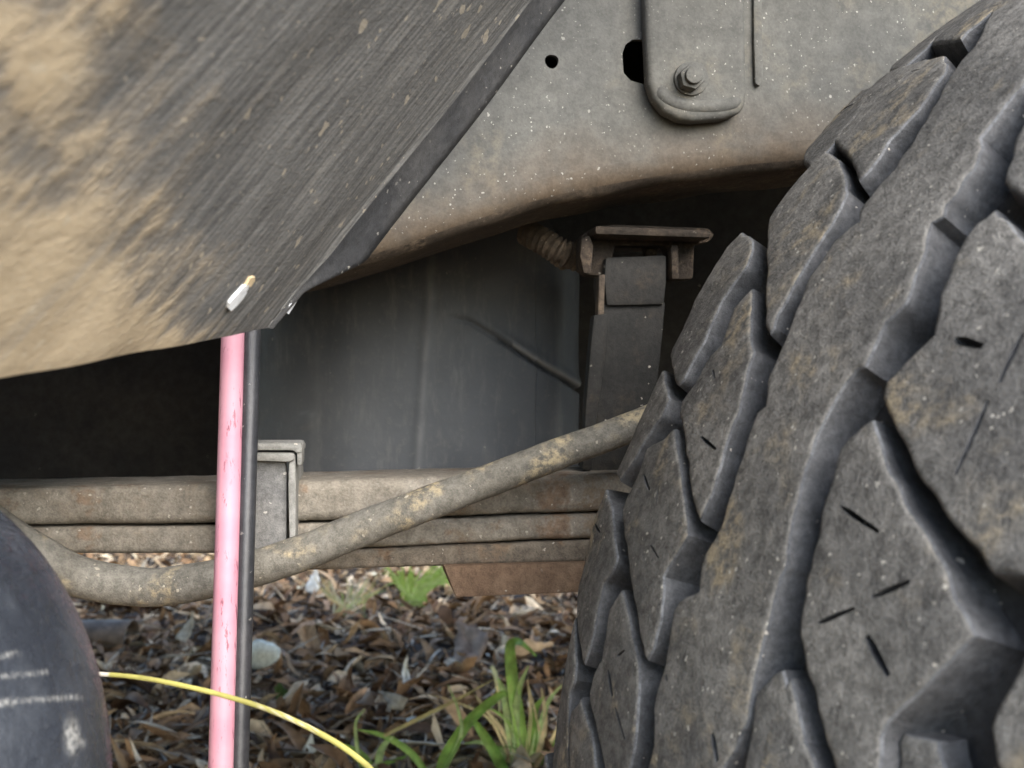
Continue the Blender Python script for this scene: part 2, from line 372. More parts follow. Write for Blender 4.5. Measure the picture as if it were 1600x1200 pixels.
# --- leaf spring: stacked leaves, clip, axle pad
spring = empty('leaf_spring', tuple(on(500, 800, .60))); spring.parent = truck; spring.location = WPOS[spring.name]-WPOS[truck.name]
LY = .555
def leaf(top, bot, m, width=.062, wob=.00045):
    tp = smooth_path([(*p, 0) for p in top], 26); bt = smooth_path([(*p, 0) for p in bot], 26); V, Fc = [], []; ns = None
    for a, bb in zip(tp, bt):  # rings along the leaf
        A = on(a.x, a.y, LY); B = on(bb.x, bb.y, LY); th = A.z-B.z; r = th*.27; dv = Vector((-.14, 1, 0)).normalized()
        pr = [(r, 0)] and []
        for q in range(6): an = math.pi/2*q/5; pr.append((r-r*math.sin(an), -r+r*math.cos(an)))     # front top rounding
        pr += [(0, -th*.5)]
        for q in range(6): an = math.pi/2*q/5; pr.append((r-r*math.cos(an), -th+r-r*math.sin(an)))
        pr += [(width-r, -th), (width, -th+r), (width, -r), (width-r, 0)]
        ns = len(pr)
        for d, h in pr:
            p = A+dv*d+Vector((0, 0, h)); p += Vector((0, 1, 1))*(wob*noise.noise(p*60)*.6+wob*.5*noise.noise(p*220))
            V.append(p)
    n = len(tp)
    for i in range(n-1):
        for j in range(ns): k = (j+1) % ns; Fc.append((i*ns+j, (i+1)*ns+j, (i+1)*ns+k, i*ns+k))
    Fc.append(tuple(range(ns))); Fc.append(tuple((n-1)*ns+j for j in range(ns))[::-1])
    return make('leaf', V, Fc, m, spring, angle=50)
X = [-1400, -500, 0, 330, 470, 700, 900, 1300, 1900, 2600]
leaf(list(zip(X, [800, 775, 764, 757, 752, 745, 742, 738, 745, 780])), list(zip(X, [858, 834, 822, 819, 815, 808, 801, 795, 800, 836])), M['leafspring'])
leaf(list(zip(X, [862, 838, 826, 823, 819, 812, 804, 798, 803, 839])), list(zip(X, [902, 878, 866, 866, 862, 851, 842, 836, 840, 878])), M['leafspring'])
X3 = [470, 560, 700, 800, 900, 1100, 1400, 1700, 1900]
leaf(list(zip(X3, [864, 860, 853, 849, 845, 840, 842, 848, 856])), list(zip(X3, [892, 889, 885, 882, 880, 876, 878, 884, 892])), M['leafrust'])
prism('axle_pad', [(693, 884), (906, 879), (1400, 870), (1400, 925), (908, 926), (712, 934)], LY-.004, .07, M['rust'], spring, bevel=.0015)
clip = prism('spring_clip', [(345, 716), (446, 718), (449, 740), (448, 852), (443, 866), (345, 868)], LY-.016, .006, M['clip'], spring, bevel=.002)
for nm, pxs, yo, t, m in (
    ('clip_cap', [(345, 692), (470, 692), (473, 700), (472, 708), (462, 708), (458, 704), (345, 704)], -.020, .030, 'cliplight'),
    ('clip_hook', [(463, 694), (473, 694), (472, 727), (464, 728)], -.019, .020, 'cliplight'),
    ('clip_liner', [(345, 707), (459, 708), (462, 718), (452, 722), (345, 719)], -.022, .026, 'cliplight'),
    ('clip_edge', [(451, 722), (461, 716), (463, 760), (462, 850), (452, 856), (450, 760)], -.020, .07, 'cliplight'),
    ('clip_bottom', [(345, 866), (462, 862), (462, 874), (345, 878)], -.018, .075, 'clip')):
    p = prism(nm, pxs, LY+yo, t, M[m], spring, bevel=.0012)

# --- dusty hose running in front of the spring
hp = [(-500, 640, .50), (-200, 720, .50), (-40, 805, .505), (40, 858, .51), (110, 896, .515), (180, 913, .52), (250, 917, .52), (330, 905, .52), (400, 888, .52), (480, 861, .52), (560, 828, .52), (640, 797, .52), (720, 767, .525), (800, 737, .53), (880, 706, .535), (960, 678, .54), (1040, 645, .55), (1160, 590, .57), (1300, 540, .60)]
hps = smooth_path([at(*p) for p in hp], 8); nh = len(hps)
tube('hose', hps, [.0098-.0022*min(1, max(0, (i/nh-.2)/.6)) for i in range(nh)], M['hose'], truck, seg=22, wob=.05)

# --- plastic tank behind the springs
TY, TK = .72, .05
def tank_px(p): q = p-Vector((0, 0, HC)); return 800+F*q.x/q.y, 600-F*q.z/q.y
plan = []
xe = on(908, 600, TY, TK).x; rr = .03
LX, LR = -.105, .100                                   # the left end curves away from the camera
plan += [Vector((LX-LR, 1.25)), Vector((LX-LR, 1.1))]+[Vector((LX-LR*math.sin(math.pi/2*(1-i/40)), TY+TK*LX+LR*1.1*(1-math.cos(math.pi/2*(1-i/40))))) for i in range(40)]
xx = LX
while xx < xe-rr: plan.append(Vector((xx, TY+TK*xx))); xx += .0022 if xx < -.07 else .0012
for i in range(13):
    a = math.pi/2*i/12; plan.append(Vector((xe-rr+rr*math.sin(a), TY+TK*xe+rr-rr*math.cos(a))))
plan += [Vector((xe, TY+.1)), Vector((xe-.005, TY+.25)), Vector((xe-.01, 1.25))]
NZ = 165; V, Fc, mk = [], [], []
scr = [(698, 495), (735, 503), (775, 528), (820, 558), (865, 586), (908, 612)]
def seg_d(p, a, b):
    ax, ay = a; bx, by = b; L = (bx-ax)**2+(by-ay)**2; t = max(0, min(1, ((p[0]-ax)*(bx-ax)+(p[1]-ay)*(by-ay))/L))
    dx, dy = p[0]-ax-t*(bx-ax), p[1]-ay-t*(by-ay)
    return math.hypot(dx, dy), (bx-ax)*dy-(by-ay)*dx
for i, p in enumerate(plan):
    ta = plan[min(i+1, len(plan)-1)]-plan[max(i-1, 0)]; n2 = Vector((ta.y, -ta.x, 0)).normalized()
    u0 = 800+F*p.x/p.y
    drop = max(0, min(1, (u0-800)/108)) if i < len(plan)-3 else 1
    top = .150-.078*drop
    for j in range(NZ+1):
        z = -.100+(top+.100)*j/NZ
        q = Vector((p.x, p.y, HC+z)); u, v = tank_px(q); d = 0; m = 0
        if i < len(plan)-3 and u > -50:
            for uc, am, lean in ((662, .0011, .07), (872, .0011, .03), (495, .0004, .05)):
                e = (u-uc-(600-v)*lean)/9; d += am*math.exp(-e*e)*(1 if v > 470 else max(0, (v-430)/40)); m += (.33 if am > .001 else .14)*math.exp(-(e*1.5)**2)*(.6+.4*noise.noise((u*.02, v*.03, 1)))
            best = min((seg_d((u, v), scr[q2], scr[q2+1]) for q2 in range(len(scr)-1)), key=lambda t: t[0])
            w = min(1, max(0, (u-690)/120)); e = best[0]
            if e < 24:
                s_ = 1 if best[1] > 0 else -1
                d += -.0045*w*math.exp(-(e/2.6)**2)+(.0014*w*math.exp(-((e-10)/7)**2) if s_ < 0 else 0)
                if s_ < 0 and u > 800: m += .75*math.exp(-((e-6)/3)**2)*w
            rd = math.hypot(u-478, v-657)
            d += .0009/(1+math.exp((rd-13)/1.2)); m += .1*math.exp(-((rd-13)/2)**2)
            d += .0016*noise.noise((p.x*16, z*16, 0))
        # rounded top and bottom
        V.append(q+n2*d); mk.append(max(0, min(1, m)))
W = NZ+1
for i in range(len(plan)-1):
    for j in range(NZ): Fc.append((i*W+j, (i+1)*W+j, (i+1)*W+j+1, i*W+j+1))
b = len(V); V += [Vector((LX, 1.26, HC-.100)), Vector((LX, 1.26, HC+.15))]; mk += [0, 0]
Fc.append(tuple(i*W for i in range(len(plan)))+(b,)); Fc.append(tuple(i*W+NZ for i in range(len(plan)))[::-1]+(b+1,)); Fc.append((0, b, b+1, NZ)); Fc.append(((len(plan)-1)*W, (len(plan)-1)*W+NZ, b+1, b))
tank = make('fuel_tank', V, Fc, M['tank'], truck, angle=60)
a = tank.data.attributes.new('mark', 'FLOAT', 'POINT'); a.data.foreach_set('value', mk)

# --- wheel arch panel (mud-streaked), close to the camera
P1, P2, P3 = at(0, 590, .22), at(412, 513, .355), at(818, 0, .42)
e1 = (P1-P2).normalized(); e2 = (P3-P2).normalized(); pn = e1.cross(e2).normalized()
if pn.dot(Vector((0, 0, HC))-P2) < 0: pn = -pn
LA, LB = .40, .42
NA, NB = 110, 120
V, Fc, UV, mud = [], [], [], []
foldv = Vector((.52, .85, -.02)).normalized()
cols = [-.020, -.016, -.013, -.010, -.0075, -.005, -.003, -.0012]+[LA*(i/NA)**1.15 for i in range(NA+1)]
for a_ in cols:
    for j in range(NB+1):
        bb = LB*(j/NB)**1.2
        if a_ >= 0:
            p = P2+e1*a_+e2*bb
            cut = max(0, .0085-bb)                       # clipped lower corner
            if a_ < .008: p += e1*cut*.0
        else:
            t = -a_/.020; tap = .10+.08*min(1, bb/.018)+.82*min(1, max(0, (bb-.017)/.016))
            p = P2+e2*bb+(-e1*.004*min(1, t*3)*tap)+foldv*(.020*t**1.15)*tap
            if bb < .02: p += e2*.0*t
        p += pn*(.0012*noise.noise((a_*30, bb*12, 2))+.0016*noise.noise((a_*9, bb*6, 5)))
        # rolled lower lip
        if j == 0: p -= pn*.004
        V.append(p); UV.append((a_+.1, bb))
        q = p-Vector((0, 0, HC)); u = 800+F*q.x/max(.02, q.y); v = 600-F*q.z/max(.02, q.y)
        mm = .64-.58*max(0, min(1, (u-60)/400))+.40*max(0, min(1, (v-300)/230))*max(0, 1-abs(u-190)/400)
        mm += .16*math.exp(-(seg_d((u, v), (250, 330), (480, 70))[0]/45)**2)
        mm += .25*noise.noise((u/130, v/130, 4))
        if a_ < -.003: mm -= .5
        mud.append(max(0, min(1, mm)))
W = NB+1
for i in range(len(cols)-1):
    for j in range(NB): Fc.append((i*W+j, (i+1)*W+j, (i+1)*W+j+1, i*W+j+1))
M['trim'] = dirty('black_edge_trim', (.03, .031, .033), (.05, .05, .05), big=20, keep=.08, sp_scale=700, rough=.6, bump=.4, speck=(.3, .29, .26))
arch = make('wheel_arch_panel', V, Fc, [M['panel'], M['trim']], truck, uv=UV, angle=60, midx=[1 if (i_ < 6*NB and i_ % NB >= 0) else 0 for i_ in range(len(Fc))])
at_ = arch.data.attributes.new('mud', 'FLOAT', 'POINT'); at_.data.foreach_set('value', mud)
sm = arch.modifiers.new('thickness', 'SOLIDIFY'); sm.thickness = .002; sm.offset = 0
def matplain(name, c, r=.5):
    s = NT(name); n = s.noise(600, 4, .7); n2 = s.noise(90, 4, .6)
    v = s.n('ShaderNodeVectorMath', operation='SCALE'); s.put(v.inputs[0], c); s.put(v.inputs['Scale'], s.ramp(s.math('ADD', s.math('MULTIPLY', n, .5), s.math('MULTIPLY', n2, .5)), .3, .7, .8, 1.15))
    return s.out(v.outputs[0], r, s.bump(n, .2, .0005))
M['chip'] = matplain('bare_white_chip', (.75, .78, .8)); M['chiptan'] = matplain('tan_chip', (.6, .48, .3))
def on_panel(u, v, lift):
    d = at(u, v, 1)-Vector((0, 0, HC)); c = Vector((0, 0, HC)); t = (P2-c).dot(pn)/d.dot(pn); q = c+d*t; r = q-P2
    k = e1.dot(e2); x_, y_ = r.dot(e1), r.dot(e2); a2 = (x_-k*y_)/(1-k*k); b2 = (y_-k*x_)/(1-k*k)
    return q+pn*(lift+.0012*noise.noise((a2*30, b2*12, 2))+.0016*noise.noise((a2*9, b2*6, 5)))
def chip(px, m, name='paint_chip'):
    a = [on_panel(u, v, .0019) for u, v in px]; n = len(a); V = a+[on_panel(u, v, .0) for u, v in px]
    make(name, V, [tuple(range(n))]+[(i, n+i, n+(i+1) % n, (i+1) % n) for i in range(n)], m, arch, smooth=False)
chip([(345, 474), (347, 466), (353, 458), (361, 449), (372, 446), (374, 450), (368, 460), (360, 470), (350, 479)], M['chip'])
chip([(362, 448), (369, 440), (377, 437), (376, 443), (373, 449)], M['chip'])
chip([(371, 441), (379, 427), (386, 425), (386, 431), (380, 441)], M['chiptan'])
chip([(439, 483), (446, 472), (455, 463), (457, 465), (450, 476), (443, 486)], M['chip'])

# --- scuffed plastic side step
sx, a_, ry, rz, yc, zc = -.1680, .072, .062, .088, .252, HC-.102
V, Fc, mk, wr = [], [], [], []
xs = [-1.3, -.9, -.5, -.3, -.22]+[-.2+.048*i/10 for i in range(11)]+[sx+a_*math.sin(math.pi/2*i/150) for i in range(1, 150)]
ANG = [math.radians(a) for a in list(np.linspace(80, 215, 400))+list(np.linspace(220, 435, 50))]; SG = len(ANG)
for x in xs:
    k = 1 if x < sx else math.sqrt(max(0, 1-((x-sx)/a_)**2))
    for j in range(SG):
        an = ANG[j]; cy, sz = math.cos(an), math.sin(an)
        ex = .8; cy2 = math.copysign(abs(cy)**ex, cy); sz2 = math.copysign(abs(sz)**ex, sz)
        p = Vector((x, yc+ry*k*cy2, zc+rz*k*sz2)); p += Vector((.4, -.6, .3))*.0014*noise.noise(p*22)
        V.append(p); q = p-Vector((0, 0, HC)); u = 800+F*q.x/q.y; v = 600-F*q.z/q.y; m = 0
        if cy < .3:
            for A, B, w in (((-40, 1034), (30, 1020), 2), ((-40, 1061), (75, 1050), 1.6), ((-60, 1110), (20, 1096), 4.5), ((10, 1096), (128, 1089), 2), ((157, 1120), (160, 1150), 3)):
                m = max(m, math.exp(-(seg_d((u, v), A, B)[0]/w)**2))
            m = max(m, 1.2*math.exp(-(((u-112)/11)**2+((v-1150)/26)**2)**1.5))
            m = max(m, .7*math.exp(-(((u-128)/5)**2+((v-1162)/6)**2)))
        mk.append(min(1, m)); wr.append(max(0, min(1, (980-v)/120)) if v > 700 else 1)
for i in range(len(xs)-1):
    for j in range(SG): k = (j+1) % SG; Fc.append((i*SG+j, i*SG+k, (i+1)*SG+k, (i+1)*SG+j))
Fc.append(tuple(range(SG))[::-1]); Fc.append(tuple((len(xs)-1)*SG+j for j in range(SG)))
step = make('side_step', V, Fc, M['step'], truck, angle=80)
for nm, dat in (('mark', mk), ('wrinkle', wr)):
    t = step.data.attributes.new(nm, 'FLOAT', 'POINT'); t.data.foreach_set('value', dat)

# --- body shell above and beside, plus added light blockers (mostly outside the picture, shades the underside)
box('floor_pan', (-1.9, .50, HC+.40), (2.0, 1.95, HC+.44), M['under'], truck)
box('sill', (-1.9, .03, HC+.016), (-.135, .21, HC+.40), M['paint'], truck, bevel=.01)
box('tank_shade_box', (-1.9, .212, HC+.042), (-.150, .47, HC+.40), M['under'], truck)  # added unseen box that keeps light off the tank's left side
box('inner_guard', (-.05, .46, HC+.36), (1.4, .498, HC+.75), M['under'], truck)
box('body_side', (-1.9, .16, HC+.66), (2.0, .50, HC+1.3), M['paint'], truck, bevel=.02)
box('light_block_panel', (-1.5, 1.28, HC-.14), (1.3, 1.40, HC+.41), M['under'], truck)  # added dark panel that blocks the bright background behind the springs
box('far_frame_rail', (-1.9, 1.5, HC+.05), (2.0, 1.58, HC+.22), M['under'], truck)
tube('axle_tube', [Vector((.47, .58, HC-.176)), Vector((.62, 1.7, HC-.176))], .045, M['under'], truck, seg=20)

# ------------------------------------------------------------------ tyre with traced tread blocks
TR = .39; TC = Vector((.4034, .4214, HC-.1757)); PSI, PHI = .3559, .0684
TM = Matrix.Translation(TC) @ Matrix.Rotation(PSI, 4, 'Z') @ Matrix.Rotation(PHI, 4, 'X')
R3 = np.array(TM.to_3x3()); C3 = np.array(TC)-np.array((0, 0, HC))
def tl(th, w, h=0.):
    r = TR-w*w+h; return Vector((-r*math.cos(th), -w, r*math.sin(th)))
def tpx(th, w):
    r = TR-w*w; l = np.stack([-r*np.cos(th), -w, r*np.sin(th)], -1) @ R3.T + C3
    return 800+F*l[..., 0]/l[..., 1], 600-F*l[..., 2]/l[..., 1], l
gth, gw = np.meshgrid(np.radians(np.linspace(-10, 75, 426)), np.linspace(-.125, .125, 251), indexing='ij')
GU, GV, GL = tpx(gth, gw)
gn = np.stack([-np.cos(gth), -2*gw, np.sin(gth)], -1) @ R3.T
back = (np.sum(gn*GL, -1) > 0)*1e4
def unpx(u, v):
    """pixel -> (arc length, lateral position) on the tread surface"""
    i = np.unravel_index(np.argmin(np.hypot(GU-u, GV-v)+back), GU.shape); t0, w0 = gth[i], gw[i]
    st, sw = math.radians(.2), .001
    for _ in range(3):
        a, b = np.meshgrid(np.linspace(-st, st, 9)+t0, np.linspace(-sw, sw, 9)+w0, indexing='ij')
        U, Vv, _l = tpx(a, b); k = np.unravel_index(np.argmin(np.hypot(U-u, Vv-v)), U.shape); t0, w0 = a[k], b[k]; st *= .3; sw *= .3
    return Vector((t0*TR, w0))
# lathe for the carcass
prof = [(-.105, .215), (-.122, .235), (-.134, .28), (-.135, .315), (-.130, .345), (-.124, .358), (-.114, .3635)]
prof += [(w, TR-w*w-.0125) for w in [-.105+.21*i/24 for i in range(25)]]
prof += [(-a, b) for a, b in prof[:7]][::-1]
SEG = 160; V, Fc = [], []
for i in range(SEG):
    th = 2*math.pi*i/SEG
    for w, r in prof: V.append((-r*math.cos(th), -w, r*math.sin(th)))
n = len(prof)
for i in range(SEG):
    k = (i+1) % SEG
    for j in range(n-1): Fc.append((i*n+j, k*n+j, k*n+j+1, i*n+j+1))
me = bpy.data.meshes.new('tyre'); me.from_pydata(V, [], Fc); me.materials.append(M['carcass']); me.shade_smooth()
tyre = link('tyre', me, truck, TC); tyre.rotation_euler = TM.to_euler()
bmx = bmesh.new(); bmx.from_mesh(me); bmesh.ops.recalc_face_normals(bmx, faces=bmx.faces); bmx.to_mesh(me); bmx.free()
rp = [(.02, -.11), (.06, -.09), (.12, -.06), (.17, -.05), (.19, -.08), (.216, -.10), (.222, -.105), (.216, .105), (.16, .1)]
V, Fc = [], []
for i in range(64):
    th = 2*math.pi*i/64
    for r, y in rp: V.append((-r*math.cos(th), y, r*math.sin(th)))
for i in range(64):
    k = (i+1) % 64
    for j in range(len(rp)-1): Fc.append((i*len(rp)+j, k*len(rp)+j, k*len(rp)+j+1, i*len(rp)+j+1))
me = bpy.data.meshes.new('wheel_rim'); me.from_pydata(V, [], Fc); me.materials.append(M['rim']); me.shade_smooth()
rim = link('wheel_rim', me, truck, TC); rim.rotation_euler = TM.to_euler()

# traced top outlines of tread blocks, pixels of the photograph
BLK = {
'rib': [(1640,60),(1590,-40),(1560,5),(1560,0),(1535,42),(1530,58),(1515,80),(1497,98),(1482,120),(1460,160),(1442,190),(1425,220),(1400,252),(1395,265),(1362,300),(1345,322),(1340,345),(1325,356),(1305,375),(1282,410),(1265,432),(1247,475),(1238,495),(1225,532),(1212,562),(1197,598),(1195,632),(1182,642),(1172,667),(1160,710),(1147,750),(1137,780),(1127,817),(1117,840),(1100,865),(1094,887),(1092,922),(1082,930),(1060,941),(1052,955),(1045,987),(1039,1025),(1032,1060),(1022,1090),(1020,1107),(1022,1137),(1021,1162),(1012,1195),(1005,1240),(1000,1300),(1110,1300),(1118,1240),(1130,1197),(1147,1170),(1165,1130),(1172,1087),(1182,1037),(1190,1007),(1200,962),(1212,925),(1215,900),(1226,875),(1230,845),(1242,797),(1252,755),(1265,712),(1277,675),(1290,645),(1300,627),(1320,598),(1335,578),(1352,570),(1375,515),(1382,500),(1410,475),(1420,450),(1432,420),(1447,382),(1455,347),(1472,337),(1477,320),(1495,300),(1507,275),(1520,262),(1532,230),(1530,212),(1545,195),(1570,162),(1597,136)],
'r4z': [(1600,185),(1583,228),(1567,282),(1573,296),(1592,303),(1660,330),(1760,300),(1800,100),(1760,40),(1680,40),(1640,100)],
'r4a': [(1552,326),(1525,347),(1500,382),(1480,425),(1470,460),(1462,500),(1457,522),(1437,542),(1412,565),(1386,595),(1378,620),(1385,640),(1400,675),(1420,712),(1440,747),(1465,785),(1488,820),(1522,855),(1550,892),(1610,900),(1700,800),(1720,600),(1680,450),(1600,375)],
'r4b': [(1361,654),(1340,667),(1325,682),(1312,700),(1305,720),(1300,742),(1292,770),(1282,807),(1272,850),(1265,885),(1260,900),(1256,930),(1249,962),(1247,990),(1254,1020),(1262,1055),(1272,1090),(1280,1125),(1290,1165),(1300,1200),(1325,1270),(1368,1270),(1372,1200),(1375,1152),(1385,1128),(1412,1100),(1450,1065),(1487,1027),(1520,992),(1505,957),(1492,932),(1478,897),(1458,855),(1435,820),(1415,785),(1402,760),(1390,740),(1383,715),(1370,680)],
'r4c': [(1230,1062),(1215,1085),(1205,1112),(1197,1140),(1187,1187),(1178,1240),(1172,1300),(1180,1400),(1300,1420),(1290,1300),(1267,1200),(1257,1170),(1250,1132),(1242,1095)],
'bz': [(1427,73),(1445,55),(1465,35),(1482,15),(1500,-5),(1540,-40),(1570,-50),(1580,-20),(1562,8),(1540,25),(1512,47),(1500,61),(1465,67)],
'b1': [(1297,220),(1307,202),(1330,172),(1355,140),(1375,122),(1390,110),(1425,99),(1475,85),(1478,95),(1477,110),(1455,140),(1432,172),(1412,192),(1390,217),(1372,245),(1350,272),(1342,280),(1336,265),(1330,250),(1317,235)],
'b2': [(1290,235),(1310,250),(1320,270),(1322,300),(1312,325),(1295,355),(1275,382),(1257,412),(1245,432),(1232,460),(1215,490),(1208,512),(1200,520),(1196,510),(1196,440),(1197,400),(1199,342),(1230,300),(1262,262)],
'b3': [(1157,362),(1172,370),(1175,388),(1165,415),(1145,440),(1125,472),(1112,500),(1100,530),(1080,565),(1067,592),(1058,602),(1054,598),(1050,582),(1047,555),(1049,545),(1065,515),(1085,470),(1105,435),(1135,385)],
'b4': [(1172,450),(1145,482),(1125,537),(1100,570),(1085,600),(1062,627),(1062,650),(1067,672),(1075,725),(1081,772),(1085,800),(1092,812),(1098,797),(1117,755),(1125,725),(1137,680),(1155,637),(1162,600),(1167,580),(1175,550),(1172,525),(1174,460)],
'b5': [(1052,670),(1035,685),(1010,700),(1000,730),(990,755),(980,775),(972,797),(972,820),(977,850),(982,882),(985,915),(990,942),(997,985),(1003,1022),(1010,1032),(1017,1017),(1030,970),(1035,932),(1035,900),(1045,882),(1057,862),(1072,837),(1072,815),(1067,765),(1060,720),(1054,678)],
'b6': [(970,922),(952,950),(945,992),(937,1030),(925,1060),(920,1080),(922,1107),(932,1150),(942,1195),(950,1240),(962,1270),(975,1240),(982,1200),(988,1175),(992,1137),(995,1100),(997,1060),(996,1040),(990,1005),(982,970),(974,932)],
'b3b': [(1035,577),(1040,607),(1045,622),(1035,645),(1010,682),(990,717),(967,750),(962,740),(972,717),(995,662),(1010,630)],
'b7': [(947,765),(930,805),(915,862),(907,900),(902,915),(900,950),(902,987),(907,1020),(911,1036),(920,1012),(927,987),(935,945),(942,915),(958,885),(962,870),(957,820),(953,785)],
'b8': [(897,965),(887,1012),(877,1075),(867,1137),(862,1200),(862,1260),(880,1260),(885,1200),(887,1150),(889,1112),(890,1085),(898,1062),(899,1040),(898,1000)],
'b9': [(907,1090),(892,1112),(888,1140),(888,1200),(889,1260),(935,1260),(931,1200),(927,1180),(920,1142),(912,1112)],
}

# sipes and gouges: two ends in pixels, width in millimetres, depth
SIPES = [((1095, 682), (1119, 702), 1.3, 5), ((1006, 741), (1014, 766), 1.3, 5), ((930, 819), (937, 832), 1.2, 5), ((1017, 852), (1029, 872), .8, 4),
 ((950, 1047), (957, 1088), 2.0, 4), ((961, 1105), (976, 1155), 1.2, 5), ((964, 1025), (976, 1016), 1.1, 4), ((1178, 1024), (1190, 1036), 1.1, 5),
 ((1278, 974), (1335, 950), 1.3, 3.5), ((1360, 933), (1422, 908), 1.5, 4), ((1353, 993), (1388, 1056), 2.3, 5),
 ((1283, 634), (1297, 639), .9, 4), ((1314, 791), (1373, 831), 1.5, 5), ((1545, 625), (1493, 741), 1.5, 4.5), ((1598, 520), (1562, 598), 1.5, 4.5),
 ((1492, 530), (1536, 542), 2.4, 4), ((1348, 528), (1352, 566), 3.2, 3), ((1214, 820), (1223, 868), 2.4, 3), ((1113, 578), (1117, 591), .9, 4), ((1113, 1146), (1121, 1190), 2.2, 2), ((1040, 1054), (1042, 1064), .7, 4), ((1085, 605), (1098, 590), .6, 2), ((1028, 757), (1024, 790), .5, 1.5), ((1350, 145), (1360, 136), .6, 2), ((1385, 150), (1405, 135), .7, 2), ((1424, 112), (1436, 108), .6, 2)]
SP = [(unpx(*a), unpx(*b), w/1000, d/1000) for a, b, w, d in SIPES]
DEPTH = .0132
def block_mesh(poly, sipes, step=.004, depth=DEPTH, top=0., noisy=.0004):
    if area2(poly) < 0: poly = poly[::-1]
    q = [poly[0]]
    for p in poly[1:]:
        if (p-q[-1]).length > .0006: q.append(p)
    o = resample(q, .0022, .0009)
    rings = [(offset(o, .0018), -depth), (offset(o, .0005), -.0036), (offset(o, .00015), -.0011), (offset(o, -.0003), -.0004), (offset(o, -.0009), -.00008)]
    rim_ = offset(o, -.0016); hs = []
    for a, b, w, d in sipes:
        t = (b-a); L = t.length
        if L < 1e-4: continue
        t.normalize(); nn = Vector((-t.y, t.x))*w*.5
        h = [a-nn*.5, a+nn*.5, a.lerp(b, .3)+nn*1.1, a.lerp(b, .7)+nn*.9, b+nn*.6, b-nn*.6, a.lerp(b, .6)-nn*.9, a.lerp(b, .3)-nn]
        if all(inside(p, rim_) for p in h): hs.append((h, d))
    P, T = fill(rim_, [h for h, _ in hs], step)
    def H(p): return top+noisy*noise.noise((p.x*55, p.y*55, 1))+.00022*noise.noise((p.x*230, p.y*230, 5))
    V = [tl(p.x/TR, p.y, H(p)) for p in P]; Fc = list(T); mi = [0]*len(Fc)
    n = len(o); b = len(V); rr = rings+[(rim_, 0)]
    for r, z in rr: V += [tl(p.x/TR, p.y, (H(p) if z > -.005 else top)+z) for p in r]
    for k in range(len(rr)-1):
        for i in range(n):
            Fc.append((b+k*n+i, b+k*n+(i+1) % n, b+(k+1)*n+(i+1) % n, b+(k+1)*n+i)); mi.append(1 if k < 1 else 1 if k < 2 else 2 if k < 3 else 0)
    for h, d in hs:
        b = len(V); m = len(h); V += [tl(p.x/TR, p.y, H(p)) for p in h]+[tl(p.x/TR, p.y, -d) for p in h]
        for i in range(m): Fc.append((b+i, b+(i+1) % m, b+m+(i+1) % m, b+m+i)); mi.append(1)
        Fc.append(tuple(range(b+m, b+2*m))); mi.append(1)
    me = bpy.data.meshes.new('tread_block'); me.from_pydata(V, [], Fc)
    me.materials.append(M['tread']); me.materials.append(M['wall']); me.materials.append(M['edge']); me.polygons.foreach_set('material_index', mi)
    bm = bmesh.new(); bm.from_mesh(me); bmesh.ops.remove_doubles(bm, verts=bm.verts, dist=2e-5); bmesh.ops.recalc_face_normals(bm, faces=bm.faces)
    bm.to_mesh(me); bm.free(); me.shade_smooth(); me.set_sharp_from_angle(angle=math.radians(55)); return me
def add_block(me, d=0., name='tread_block'):
    o = bpy.data.objects.new(name, me); COL.objects.link(o); o.parent = tyre; o.rotation_euler = (0, d, 0); return o
meshes = {}
for nm, px in BLK.items():
    poly = [unpx(*p) for p in px]
    mine = [s for s in SP if inside((s[0]+s[1])/2, poly)]
    meshes[nm] = block_mesh(poly, mine, .0055 if nm == 'rib' else .004)
    add_block(meshes[nm], 0, 'tread_rib' if nm == 'rib' else 'tread_block')
deg = math.radians
add_block(meshes['r4b'], deg(-9.5))
tie = [unpx(*p) for p in [(1380, 1156), (1391, 1138), (1440, 1152), (1452, 1200), (1446, 1270), (1376, 1270)]]
add_block(block_mesh(tie, [], .004, .0065, -.004), 0, 'tie_bar')
sh = [Vector((TR*deg(t), w)) for t, w in ((17.5, .084), (20.8, .088), (21.6, .119), (14.2, .121), (13.6, .09), (15.5, .082))]
shm = block_mesh(sh, [], .005)
for k in range(38): add_block(shm, deg(-k*9.4+2))
# the rest of the way round, the same pieces repeated
k = 2
for k in range(2, 34): add_block(meshes['r4b'], deg(-9.5*k-.3))
for k in range(3, 41): add_block(meshes['b5'], deg(-7.9*k))
for k in range(2, 43): add_block(meshes['b7'], deg(-7.9*k+.6))
for k in range(1, 7): add_block(meshes['rib'], deg(-51*k), 'tread_rib')

# ------------------------------------------------------------------ ground, litter, plants
def mat_soil():
    s = NT('dark_leafy_soil'); n1 = s.noise(9, 7, .7); n2 = s.noise(70, 6, .75)
    c = s.mix(s.ramp(n1, .35, .65), (.035, .026, .019), (.075, .057, .042)); c = s.mix(s.math('MULTIPLY', s.ramp(n2, .5, .75), .6), c, (.15, .12, .09))
    return s.out(c, .95, s.bump(n2, .8, .02))
def mat_leaf(name, rough=.7, trans=.15):
    s = NT(name); a = s.attr('col'); n = s.noise(60, 4, .65); n2 = s.noise(14, 3, .6)
    v = s.n('ShaderNodeVectorMath', operation='SCALE'); s.t.links.new(a.outputs['Color'], v.inputs[0])
    s.put(v.inputs['Scale'], s.ramp(s.math('ADD', s.math('MULTIPLY', n, .6), s.math('MULTIPLY', n2, .4)), .3, .7, .55, 1.3))
    return s.out(v.outputs[0], rough, s.bump(n, .4, .002), spec=.12)
M['soil'] = mat_soil(); M['litter'] = mat_leaf('dry_leaf_litter'); M['blade'] = mat_leaf('grass_blade', .5)
